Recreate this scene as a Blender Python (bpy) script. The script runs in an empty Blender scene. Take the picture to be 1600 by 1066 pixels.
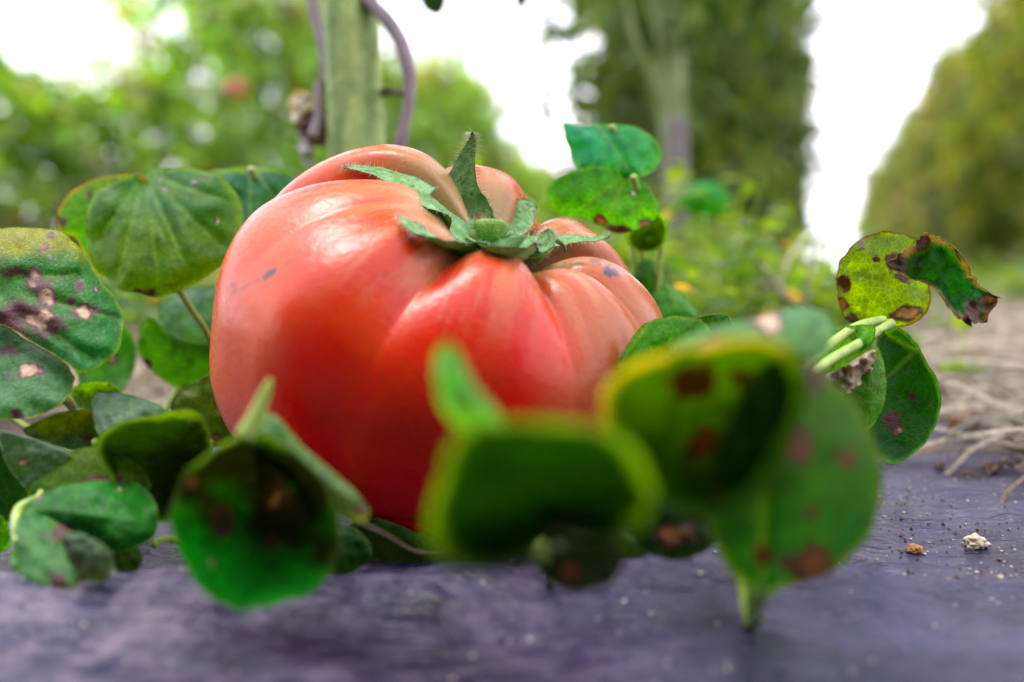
import bpy, bmesh, math, random
from mathutils import Vector, Matrix, noise
from mathutils.bvhtree import BVHTree

# ------------------------------------------------------------------ scene, camera, light
sc = bpy.context.scene
COL = sc.collection
random.seed(7)
F = 1600 * 35.0 / 36.0            # focal length in photo pixels
H = 0.068                         # lens height above the film
ALPHA = math.atan(103 / F)        # slightly downward
cam_d = bpy.data.cameras.new('camera')
cam_d.lens = 35; cam_d.sensor_width = 36; cam_d.clip_start = 0.01; cam_d.clip_end = 500
cam_d.dof.use_dof = True; cam_d.dof.focus_distance = 0.262; cam_d.dof.aperture_fstop = 5.6
cam = bpy.data.objects.new('camera', cam_d); COL.objects.link(cam)
cam.location = (0, 0, H); cam.rotation_euler = (math.pi / 2 - ALPHA, 0, 0)
sc.camera = cam
FW = Vector((0, math.cos(ALPHA), -math.sin(ALPHA))); UP = Vector((0, math.sin(ALPHA), math.cos(ALPHA))); RT = Vector((1, 0, 0))

SUN_EL, SUN_AZ = math.radians(70), math.radians(-70)   # high, behind the tomato and a little left
w = bpy.data.worlds.new('World'); sc.world = w; w.use_nodes = True
nt = w.node_tree; nt.nodes.clear()
sky = nt.nodes.new('ShaderNodeTexSky'); sky.sky_type = 'NISHITA'; sky.sun_disc = False
sky.sun_elevation = SUN_EL; sky.sun_rotation = SUN_AZ; sky.dust_density = 3
mx = nt.nodes.new('ShaderNodeMixRGB'); mx.inputs[0].default_value = 0.8
mx.inputs[2].default_value = (17.5, 16.8, 18.8, 1)     # bright cloud layer over the clear sky
bg = nt.nodes.new('ShaderNodeBackground'); bg.inputs[1].default_value = 0.1
wo = nt.nodes.new('ShaderNodeOutputWorld')
nt.links.new(sky.outputs[0], mx.inputs[1]); nt.links.new(mx.outputs[0], bg.inputs[0]); nt.links.new(bg.outputs[0], wo.inputs[0])
sd = bpy.data.lights.new('sun', 'SUN'); sd.energy = 1.5; sd.angle = math.radians(22); sd.color = (1, .95, .88)
so = bpy.data.objects.new('sun', sd); COL.objects.link(so)
sdir = Vector((math.sin(SUN_AZ) * math.cos(SUN_EL), math.cos(SUN_AZ) * math.cos(SUN_EL), math.sin(SUN_EL)))
so.rotation_euler = sdir.to_track_quat('Z', 'Y').to_euler(); so.location = (0, 0, 5)
sc.view_settings.view_transform = 'Standard'; sc.view_settings.look = 'None'
sc.view_settings.exposure = 1.15; sc.view_settings.gamma = 1; sc.view_settings.use_curve_mapping = False
sc.render.engine = 'CYCLES'
cy = sc.cycles
cy.use_denoising = True; cy.max_bounces = 8; cy.diffuse_bounces = 4; cy.glossy_bounces = 3; cy.transmission_bounces = 6
cy.sample_clamp_indirect = 6; cy.caustics_reflective = False; cy.caustics_refractive = False

# ------------------------------------------------------------------ helpers
def P(px, py, d):
    """world point seen at photo pixel (px, py), d metres in front of the lens"""
    return Vector((0, 0, H)) + d * (FW + RT * ((px - 800) / F) + UP * ((533 - py) / F))
def proj(v):
    q = v - Vector((0, 0, H)); d = q.dot(FW)
    return 800 + F * q.x / d, 533 - F * q.dot(UP) / d, d
def tag(o, label=None, cat=None, group=None, kind=None):
    if label: o['label'] = label
    if cat: o['category'] = cat
    if group: o['group'] = group
    if kind: o['kind'] = kind
    return o
def empty(name, loc, label, cat, group=None):
    o = bpy.data.objects.new(name, None); COL.objects.link(o); o.location = loc; o.empty_display_size = .01
    return tag(o, label, cat, group)
def mk(name, verts, faces, mat, parent=None, cols=None, smooth=True, vein=None):
    me = bpy.data.meshes.new(name); me.from_pydata([tuple(v) for v in verts], [], faces); me.update()
    if smooth: me.polygons.foreach_set('use_smooth', [True] * len(me.polygons))
    if cols:
        a = me.color_attributes.new('Col', 'FLOAT_COLOR', 'POINT')
        a.data.foreach_set('color', [c for k in cols for c in (k[0], k[1], k[2], k[3] if len(k) > 3 else 1.0)])
    if vein:
        a = me.attributes.new('vein', 'FLOAT', 'POINT'); a.data.foreach_set('value', vein)
    me.materials.append(mat)
    o = bpy.data.objects.new(name, me); COL.objects.link(o)
    if parent is not None:
        o.parent = parent
        m = parent; t = Matrix.Identity(4)
        while m is not None:
            t = Matrix.LocRotScale(m.location, m.rotation_euler, m.scale) @ t; m = m.parent
        o.matrix_parent_inverse = t.inverted()
    return o
def lerp(a, b, t): return a + (b - a) * t
def mixc(a, b, t):
    t = max(0, min(1, t)); return (lerp(a[0], b[0], t), lerp(a[1], b[1], t), lerp(a[2], b[2], t))
def sstep(a, b, x):
    t = max(0, min(1, (x - a) / (b - a))); return t * t * (3 - 2 * t)
def catmull(pts, n, closed=True):
    out = []; m = len(pts); segs = m if closed else m - 1
    for k in range(n):
        s = k / n * segs if closed else k / (n - 1) * segs
        i = min(int(s), segs - 1); t = s - i
        if closed: p0, p1, p2, p3 = (pts[(i + j) % m] for j in (-1, 0, 1, 2))
        else: p0, p1, p2, p3 = (pts[max(0, min(m - 1, i + j))] for j in (-1, 0, 1, 2))
        out.append(tuple(.5 * (2 * b + (c - a) * t + (2 * a - 5 * b + 4 * c - d) * t * t + (3 * b - a - 3 * c + d) * t ** 3)
                         for a, b, c, d in zip(p0, p1, p2, p3)))
    return out
def tube_geo(pts, radii, sides=8, verts=None, faces=None):
    verts = [] if verts is None else verts; faces = [] if faces is None else faces
    base = len(verts); n = len(pts); pts = [Vector(p) for p in pts]
    nrm = None
    for i in range(n):
        t = (pts[min(i + 1, n - 1)] - pts[max(i - 1, 0)]).normalized()
        if nrm is None:
            nrm = t.orthogonal().normalized()
        nrm = (nrm - t * nrm.dot(t)).normalized(); b = t.cross(nrm)
        r = radii[i] if hasattr(radii, '__len__') else radii
        for k in range(sides):
            a = 2 * math.pi * k / sides
            verts.append(pts[i] + (nrm * math.cos(a) + b * math.sin(a)) * r)
    for i in range(n - 1):
        for k in range(sides):
            k2 = (k + 1) % sides
            faces.append((base + i * sides + k, base + i * sides + k2, base + (i + 1) * sides + k2, base + (i + 1) * sides + k))
    faces.append(tuple(base + k for k in range(sides))[::-1]); faces.append(tuple(base + (n - 1) * sides + k for k in range(sides)))
    return verts, faces
def tube(name, pts, radii, mat, parent, sides=8, n=None, col=None):
    pts = catmull([tuple(p) for p in pts], n or 6 * len(pts), closed=False)
    if hasattr(radii, '__len__'):
        m = len(pts); radii = [r[0] for r in catmull([(r,) for r in radii], m, closed=False)]
    v, f = tube_geo(pts, radii, sides)
    return mk(name, v, f, mat, parent, cols=[col] * len(v) if col else None)
def N3(x, y, z=0): return noise.noise(Vector((x, y, z)))
def FB(x, y, z=0, o=4): return noise.fractal(Vector((x, y, z)), 1.0, 2.0, o)

# ------------------------------------------------------------------ materials
def newmat(name):
    m = bpy.data.materials.new(name); m.use_nodes = True; n = m.node_tree; n.nodes.clear()
    return m, n, n.nodes.new, n.links.new
def rgb(N, c):
    k = N('ShaderNodeRGB'); k.outputs[0].default_value = (*c, 1); return k.outputs[0]
def mixn(N, L, f, a, b, mode='MIX'):
    k = N('ShaderNodeMixRGB'); k.blend_type = mode
    for i, v in enumerate((f, a, b)):
        if hasattr(v, 'node'): L(v, k.inputs[i])
        elif i == 0: k.inputs[0].default_value = v
        else: k.inputs[i].default_value = (*v, 1)
    return k.outputs[0]
def tex(N, L, scale, detail=3, kind='Noise', vec=None, rough=.55):
    k = N('ShaderNodeTex' + kind); k.inputs['Scale'].default_value = scale
    if kind == 'Noise': k.inputs['Detail'].default_value = detail; k.inputs['Roughness'].default_value = rough
    if vec is None:
        tc = N('ShaderNodeTexCoord'); vec = tc.outputs['Object']
    L(vec, k.inputs['Vector']); return k
def ramp(N, L, src, p0, p1, c0=(0, 0, 0), c1=(1, 1, 1)):
    k = N('ShaderNodeValToRGB'); k.color_ramp.elements[0].position = p0; k.color_ramp.elements[1].position = p1
    k.color_ramp.elements[0].color = (*c0, 1); k.color_ramp.elements[1].color = (*c1, 1); L(src, k.inputs[0]); return k.outputs[0]
def bump(N, L, h, s, dist, nrm=None):
    k = N('ShaderNodeBump'); k.inputs['Strength'].default_value = s; k.inputs['Distance'].default_value = dist
    L(h, k.inputs['Height'])
    if nrm is not None: L(nrm, k.inputs['Normal'])
    return k.outputs[0]

def leaf_mat(name, rough=.42, trans=.38, scale=1.0, tint=(1.9, 1.75, .35), spec=.4, attr='Col'):
    m, n, N, L = newmat(name)
    at = N('ShaderNodeVertexColor'); at.layer_name = attr
    ns = tex(N, L, 260 * scale, 4); ns2 = tex(N, L, 1500 * scale, 3)
    vo = tex(N, L, 620 * scale, kind='Voronoi'); vo.feature = 'DISTANCE_TO_EDGE'
    c = mixn(N, L, ramp(N, L, ns.outputs[0], .35, .7), at.outputs[0], mixn(N, L, 1, at.outputs[0], (.62, .72, .7), 'MULTIPLY'))
    cell = ramp(N, L, vo.outputs[0], 0, .12)
    c = mixn(N, L, cell, mixn(N, L, .35, c, mixn(N, L, 1, c, (2.2, 2.0, 1.6), 'MULTIPLY')), c)
    geo = N('ShaderNodeNewGeometry')
    under = mixn(N, L, .3, c, (.08, .16, .05))
    cf = mixn(N, L, geo.outputs['Backfacing'], c, under)
    p = N('ShaderNodeBsdfPrincipled'); L(cf, p.inputs['Base Color']); p.inputs['Roughness'].default_value = rough
    p.inputs['Specular IOR Level'].default_value = spec
    rr = ramp(N, L, ns2.outputs[0], .3, .7, (rough - .08,) * 3, (rough + .16,) * 3); L(rr, p.inputs['Roughness'])
    b1 = bump(N, L, cell, .35, .00025 / scale); b2 = bump(N, L, ns.outputs[0], .5, .0009 / scale, b1); b3 = bump(N, L, ns2.outputs[0], .35, .00018 / scale, b2)
    L(b3, p.inputs['Normal'])
    t = N('ShaderNodeBsdfTranslucent'); L(mixn(N, L, 1, mixn(N, L, 1, mixn(N, L, .8, c, c, 'MULTIPLY'), (3.4, 3.4, 3.4), 'MULTIPLY'), tint, 'MULTIPLY'), t.inputs['Color']); L(b3, t.inputs['Normal'])
    ms = N('ShaderNodeMixShader'); tm = N('ShaderNodeMath'); tm.operation = 'MULTIPLY'; tm.inputs[1].default_value = trans; L(at.outputs['Alpha'], tm.inputs[0]); L(tm.outputs[0], ms.inputs[0])
    L(p.outputs[0], ms.inputs[1]); L(t.outputs[0], ms.inputs[2])
    o = N('ShaderNodeOutputMaterial'); L(ms.outputs[0], o.inputs[0]); return m
M_LEAF = leaf_mat('weed_leaf', tint=(3.2, 2.6, .3), trans=.27, spec=.18)
M_BG = leaf_mat('vine_leaf', rough=.5, trans=.42, scale=.15, tint=(2.8, 2.3, .6), spec=.4)
def plain_mat(name, c0, c1, scale, rough=.6, bmp=.4, dist=.001, spec=.4, sss=0):
    m, n, N, L = newmat(name)
    ns = tex(N, L, scale, 5); p = N('ShaderNodeBsdfPrincipled')
    L(ramp(N, L, ns.outputs[0], .32, .68, c0, c1), p.inputs['Base Color'])
    p.inputs['Roughness'].default_value = rough; p.inputs['Specular IOR Level'].default_value = spec
    if sss: p.inputs['Subsurface Weight'].default_value = sss; p.inputs['Subsurface Scale'].default_value = .002
    L(bump(N, L, ns.outputs[0], bmp, dist), p.inputs['Normal'])
    o = N('ShaderNodeOutputMaterial'); L(p.outputs[0], o.inputs[0]); return m
M_PET = plain_mat('petiole_green', (.2, .34, .05), (.34, .48, .1), 300, .45, .2, .0002, sss=.3)
M_STEM = plain_mat('stem_green', (.05, .1, .02), (.13, .2, .05), 60, .55, .5, .001)
M_PSTEM = plain_mat('pale_stem', (.08, .13, .03), (.19, .24, .08), 25, .55, .4, .001)
M_DRY = plain_mat('dry_stem', (.16, .12, .14), (.3, .24, .26), 120, .6, .5, .0008)
M_BROWN = plain_mat('dry_leaf_brown', (.07, .035, .025), (.2, .12, .09), 150, .75, .7, .002)
M_STRAW = plain_mat('straw_pale', (.3, .24, .17), (.5, .43, .34), 8, .65, .2, .001)
M_CRUMB = plain_mat('soil_crumb', (.05, .032, .022), (.17, .11, .07), 900, .9, 1, .0006)
M_CRUMB_P = plain_mat('pale_crumb', (.3, .22, .14), (.62, .55, .44), 500, .8, .8, .0005)
M_CRUMB_O = plain_mat('orange_crumb', (.28, .11, .03), (.45, .2, .08), 500, .8, .8, .0005)
M_HAIR = plain_mat('fine_hair', (.45, .5, .32), (.6, .65, .48), 100, .5, 0, .0001)
M_WOOD = plain_mat('grey_wood', (.10, .09, .085), (.18, .16, .16), 30, .8, .5, .002)

# film: thin dark plastic with dust
def film_mat():
    m, n, N, L = newmat('mulch_plastic')
    a = tex(N, L, 17, 6, rough=.62); b = tex(N, L, 120, 5, rough=.65); c = tex(N, L, 900, 3)
    base = mixn(N, L, ramp(N, L, a.outputs[0], .35, .65), (.003, .003, .010), (.028, .025, .070))
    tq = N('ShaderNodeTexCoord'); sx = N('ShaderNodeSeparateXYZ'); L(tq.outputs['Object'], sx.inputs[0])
    mr = N('ShaderNodeMapRange'); mr.inputs[1].default_value = .06; mr.inputs[2].default_value = -.08; mr.inputs[3].default_value = .35; mr.inputs[4].default_value = 1.6; L(sx.outputs[0], mr.inputs[0])  # dust thins out to the right, standing in for leaf shadow there
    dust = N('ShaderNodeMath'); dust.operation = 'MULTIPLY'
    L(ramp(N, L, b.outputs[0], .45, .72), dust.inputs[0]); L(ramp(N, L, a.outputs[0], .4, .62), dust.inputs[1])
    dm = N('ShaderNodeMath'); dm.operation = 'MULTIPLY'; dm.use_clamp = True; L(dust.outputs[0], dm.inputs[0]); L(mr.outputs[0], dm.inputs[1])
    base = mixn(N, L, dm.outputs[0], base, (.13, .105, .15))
    sp = tex(N, L, 420, 2); base = mixn(N, L, ramp(N, L, sp.outputs[0], .72, .76), base, (.4, .36, .33))
    p = N('ShaderNodeBsdfPrincipled'); L(base, p.inputs['Base Color'])
    p.inputs['Specular IOR Level'].default_value = .26
    L(ramp(N, L, b.outputs[0], .3, .7, (.22,) * 3, (.62,) * 3), p.inputs['Roughness'])
    tc = N('ShaderNodeTexCoord'); mp = N('ShaderNodeMapping'); mp.inputs['Scale'].default_value = (60, 210, 60); mp.inputs['Rotation'].default_value = (0, 0, .35)
    L(tc.outputs['Object'], mp.inputs[0]); wr = tex(N, L, 1, 4, vec=mp.outputs[0])
    b0 = bump(N, L, ramp(N, L, wr.outputs[0], .42, .62), .7, .0011); b1 = bump(N, L, b.outputs[0], .6, .0016, b0); b2 = bump(N, L, c.outputs[0], .5, .0003, b1); L(b2, p.inputs['Normal'])
    o = N('ShaderNodeOutputMaterial'); L(p.outputs[0], o.inputs[0]); return m
def ground_mat():
    m, n, N, L = newmat('dry_soil_path')
    a = tex(N, L, 1.3, 6); b = tex(N, L, 14, 6); c = tex(N, L, 90, 5)
    base = mixn(N, L, ramp(N, L, b.outputs[0], .35, .65), (.09, .065, .05), (.2, .165, .14))
    base = mixn(N, L, ramp(N, L, a.outputs[0], .5, .68), base, (.13, .16, .055))
    base = mixn(N, L, ramp(N, L, c.outputs[0], .55, .75), base, (.3, .26, .22))
    p = N('ShaderNodeBsdfPrincipled'); L(base, p.inputs['Base Color']); p.inputs['Roughness'].default_value = .85
    L(bump(N, L, b.outputs[0], .8, .02, bump(N, L, c.outputs[0], .8, .004)), p.inputs['Normal'])
    o = N('ShaderNodeOutputMaterial'); L(p.outputs[0], o.inputs[0]); return m
def tomato_mat():
    m, n, N, L = newmat('tomato_skin')
    at = N('ShaderNodeVertexColor'); at.layer_name = 'Col'
    a = tex(N, L, 3200, 3); b = tex(N, L, 520, 4); vo = tex(N, L, 1500, kind='Voronoi')
    c = mixn(N, L, mixn(N, L, .3, (0, 0, 0), ramp(N, L, a.outputs[0], .45, .75)), at.outputs[0], mixn(N, L, 1, at.outputs[0], (1.05, 2.2, 2.0), 'MULTIPLY'))
    c = mixn(N, L, mixn(N, L, .28, (0, 0, 0), ramp(N, L, b.outputs[0], .4, .75)), c, mixn(N, L, 1, at.outputs[0], (.72, .6, .6), 'MULTIPLY'))
    # pale lenticels
    c = mixn(N, L, mixn(N, L, .35, (0, 0, 0), ramp(N, L, vo.outputs[0], .12, .2, (1, 1, 1), (0, 0, 0))), c, mixn(N, L, 1, c, (1.2, 2.4, 2), 'MULTIPLY'))
    dk = tex(N, L, 1100, 2); c = mixn(N, L, mixn(N, L, .5, (0, 0, 0), ramp(N, L, dk.outputs[0], .73, .77)), c, (.08, .03, .02))
    p = N('ShaderNodeBsdfPrincipled'); L(c, p.inputs['Base Color'])
    p.inputs['Subsurface Weight'].default_value = .15; p.inputs['Subsurface Scale'].default_value = .0025
    p.inputs['Subsurface Radius'].default_value = (1, .12, .04)
    L(ramp(N, L, b.outputs[0], .3, .7, (.2,) * 3, (.32,) * 3), p.inputs['Roughness'])
    p.inputs['Specular IOR Level'].default_value = .3
    p.inputs['Coat Weight'].default_value = .0; p.inputs['Coat Roughness'].default_value = .22
    nb = bump(N, L, a.outputs[0], .25, .0001, bump(N, L, b.outputs[0], .4, .00035)); L(nb, p.inputs['Normal'])
    o = N('ShaderNodeOutputMaterial'); L(p.outputs[0], o.inputs[0]); return m
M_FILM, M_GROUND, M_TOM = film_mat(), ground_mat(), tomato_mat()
M_SEPAL = leaf_mat('sepal_fuzzy', rough=.6, trans=.10, scale=2.2, tint=(2, 1.9, .6), spec=.25)

# ------------------------------------------------------------------ ground and film
def grid_obj(name, xs, ys, zf, mat):
    v = [(x, y, zf(x, y)) for y in ys for x in xs]; nx = len(xs)
    f = [(j * nx + i, j * nx + i + 1, (j + 1) * nx + i + 1, (j + 1) * nx + i) for j in range(len(ys) - 1) for i in range(nx - 1)]
    return mk(name, v, f, mat)
def axis(segs):
    out = []
    for a, b, s in segs:
        n = max(1, round((b - a) / s)); out += [a + (b - a) * i / n for i in range(n)]
    return out + [segs[-1][1]]
gx = axis([(-60, -3, 3), (-3, -.8, .05), (-.8, 1.6, .012), (1.6, 4, .06), (4, 60, 3)])
gy = axis([(-30, -1, 2), (-1, .38, .05), (.38, 1.6, .012), (1.6, 5, .06), (5, 120, 4)])
def gz(x, y):
    d = math.hypot(x, y)
    z = -.012 + .008 * FB(x * 9, y * 9, 3) * sstep(.35, .6, y) * (1 if d < 6 else 0)
    return z
tag(grid_obj('ground', gx, gy, gz, M_GROUND), kind='structure')

def film_z(x, y):
    # broad sag, a long fold in front of the tomato, fine wrinkles
    z = .0035 * FB(x * 11 + 2, y * 11, 1, 3) + .0022 * FB(x * 38, y * 52, 5, 4)
    ry = .196 + .10 * max(0, x + .09) * 1.1 + .006 * N3(x * 14, 3)
    if x > .02: ry += .0
    r = (y - ry)
    amp = .009 * sstep(.1, .0, x - .02) + .001
    z += amp * math.exp(-(r / .016) ** 2) if r < 0 else amp * math.exp(-(r / .008) ** 2)
    z -= .007 * math.exp(-((y - ry - .020) / .012) ** 2) * sstep(.1, 0, x)
    # small puckers, running roughly across
    q = math.sin((y * 1.0 + .35 * x) * 260 + 5 * N3(x * 12, y * 12, 8)); z += .00045 * q * sstep(-.1, .4, N3(x * 20, y * 20, 2) + .15)
    # flat under the fruit
    k = math.exp(-(((x + .012) / .05) ** 2 + ((y - .265) / .035) ** 2)); z = lerp(z, 0, min(1, k * 1.4))
    return z
fx = axis([(-.9, -.2, .02), (-.2, .205, .0022)])
fy0 = axis([(-.8, .1, .02), (.1, .40, .0022), (.40, .42, .002)])
nxf = len(fx); V = []
for j, y in enumerate(fy0):
    for x in fx:
        e = sstep(.3, .42, y)
        yy = y + e * (.03 * FB(x * 8, 1.7, 3) + .006 * FB(x * 60, .7) + .085 * sstep(-.08, .1, x))
        xx = x + sstep(.14, .205, x) * (.014 * FB(2.2, y * 16, 3) + .004 * FB(5.2, y * 90, 3) - .06 * (yy - .42))
        V.append((xx, yy, film_z(x, yy) - .006 * sstep(.198, .205, x) - .008 * sstep(.41, .42, y)))
Fc = [(j * nxf + i, j * nxf + i + 1, (j + 1) * nxf + i + 1, (j + 1) * nxf + i) for j in range(len(fy0) - 1) for i in range(nxf - 1)]
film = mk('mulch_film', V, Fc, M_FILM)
tag(film, 'dark purple grey plastic mulch film, wrinkled and dusty, lying under the tomato', 'plastic sheet')

# ------------------------------------------------------------------ the tomato
AX = Vector((.26, -.47, 1)).normalized()
EX = (Vector((1, 0, 0)) - AX * AX.x).normalized(); EY = AX.cross(EX)
TC = Vector((-.0115, .277, .0495))
# centre angle, radius, shoulder height ; crease depth to the next lobe
LOBES = [(30, .051, .040, .17), (99, .053, .0475, .17), (152, .070, .0495, .20), (187, .070, .046, .012),
         (217, .066, .0445, .10), (272, .057, .0445, .08), (320, .053, .040, .05), (349, .055, .0385, .17)]
NL = len(LOBES)
def lobe_at(a):
    a = a % 360
    for i in range(NL):
        c0 = LOBES[i][0]; c1 = LOBES[(i + 1) % NL][0]; span = (c1 - c0) % 360; da = (a - c0) % 360
        if da < span:
            t = da / span; s = t * t * (3 - 2 * t)
            R = lerp(LOBES[i][1], LOBES[(i + 1) % NL][1], s); Z = lerp(LOBES[i][2], LOBES[(i + 1) % NL][2], s)
            u = 1 - abs(t - .5) * 2                      # 1 at the crease
            return R, Z, u ** (2.4 if LOBES[i][3] < .13 else 3.4) * LOBES[i][3], (u, LOBES[i][3])
def tom_point(a, th):
    R, Z, cr, (u, cr0) = lobe_at(a)
    s, c = math.sin(th), math.cos(th)
    rho = R * abs(s) ** (.86 if c > 0 else .8)
    if c >= 0: z = Z * abs(c) ** .82
    else: z = -.052 * abs(c) ** .95; rho *= 1 - .10 * sstep(math.pi * .5, math.pi * .85, th)
    k = (.28 if cr0 > .13 else .1) + 1.35 * sstep(1.45, .5, th) - .1 * sstep(1.3, 2.3, th)
    k *= 1 - .55 * sstep(.5, .15, th)
    rho *= 1 - cr * k * .8; z *= 1 - cr * k * 1.15 if c > 0 else 1
    z -= .021 * math.exp(-(rho / .0175) ** 2) * (c > 0)
    ca, sa = math.cos(math.radians(a)), math.sin(math.radians(a))
    p = TC + EX * (rho * ca) + EY * (rho * sa)
    if c >= 0: p += AX * z
    else:
        q = abs(c); p.y -= .02 * q * q; p -= AX * (.030 * math.sin(q * math.pi) ** 1 * (1 - q)); p.z = lerp(p.z, 0, q ** 1.3)
    nz = .0012 * FB(p.x * 28, p.y * 28, p.z * 28, 2)
    p += (p - TC).normalized() * nz
    if p.z < .003: p.z = .003 - .0025 * (1 - math.exp(-(.003 - p.z) / .01))
    return p, u, cr
NA, NT = 420, 230
TV, TF, TCc = [], [], []
for j in range(NT + 1):
    th = math.pi * j / NT
    for i in range(NA):
        p, u, cr = tom_point(360 * i / NA, max(.002, min(math.pi - .002, th)))
        TV.append(p)
        x, y, d = proj(p)
        c = mixc((.72, .0015, .0002), (.50, .022, .002), sstep(.035, .07, p.z))
        n1 = FB(p.x * 22, p.y * 22, p.z * 22, 3)
        up = sstep(.055, .10, p.z)
        c = mixc(c, (.46, .085, .016), up * .75 + .3 * n1)                       # orange on the shoulders
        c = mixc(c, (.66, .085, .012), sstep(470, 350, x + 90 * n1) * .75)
        c = mixc(c, (.62, .05, .006), sstep(-.1, .35, FB(p.x * 35 + 4, p.y * 35, p.z * 35, 4)) * .55 * sstep(.02, .055, p.z))
        c = mixc(c, (.54, .018, .004), sstep(.05, .5, n1) * .6)
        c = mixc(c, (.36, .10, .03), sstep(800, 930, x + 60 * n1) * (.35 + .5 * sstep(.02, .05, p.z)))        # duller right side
        gr = FB(math.radians(360 * i / NA) * 6, th * 1.3, 4, 3)
        c = mixc(c, (.52, .26, .12), sstep(-.05, .4, gr) * sstep(1.25, .4, th) * .4)   # tan streaks radiating from the stem
        st = FB(i * .55, th * 5, 9, 2)
        c = mixc(c, (.42, .15, .08), sstep(.15, .5, st) * sstep(1.15, .6, th) * .5)
        c = mixc(c, (.30, .22, .09), sstep(.55, .18, th) * .8)
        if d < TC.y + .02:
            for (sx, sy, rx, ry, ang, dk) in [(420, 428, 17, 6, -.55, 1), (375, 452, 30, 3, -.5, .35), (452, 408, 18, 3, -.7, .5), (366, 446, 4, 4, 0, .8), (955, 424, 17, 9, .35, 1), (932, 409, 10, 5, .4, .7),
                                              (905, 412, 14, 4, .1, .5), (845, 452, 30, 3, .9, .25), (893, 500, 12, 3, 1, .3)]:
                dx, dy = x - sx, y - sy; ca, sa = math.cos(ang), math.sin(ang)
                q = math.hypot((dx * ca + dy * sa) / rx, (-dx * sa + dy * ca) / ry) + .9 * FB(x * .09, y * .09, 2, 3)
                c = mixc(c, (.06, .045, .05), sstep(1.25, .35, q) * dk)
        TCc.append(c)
for j in range(NT):
    for i in range(NA):
        i2 = (i + 1) % NA; TF.append((j * NA + i, (j + 1) * NA + i, (j + 1) * NA + i2, j * NA + i2))
tom = empty('ripe_tomato', (TC.x, TC.y, 0), 'large ripe ribbed red tomato with green calyx, resting on the plastic sheet', 'tomato')
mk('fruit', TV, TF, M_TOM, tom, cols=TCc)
TBVH = BVHTree.FromPolygons(TV, TF)
def on_tom(px, py, lift=.0008, fallback=.27):
    o = Vector((0, 0, H)); dr = (P(px, py, 1) - o).normalized()
    h = TBVH.ray_cast(o, dr)
    if h[0] is None: return P(px, py, fallback)
    return h[0] - dr * lift

def lie(path, lift=.0016):
    """spine resting on the fruit along a pixel path, its depth smoothed so that it bridges the creases"""
    p = catmull(path, 16, False); s0 = [proj(on_tom(x, y, 0))[2] for x, y in p]; d = list(s0)
    for _ in range(6): d = [d[0]] + [min(s0[i], .25 * d[i - 1] + .5 * d[i] + .25 * d[i + 1]) for i in range(1, len(d) - 1)] + [d[-1]]
    return [P(x, y, q - lift) for (x, y), q in zip(p, d)]
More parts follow.
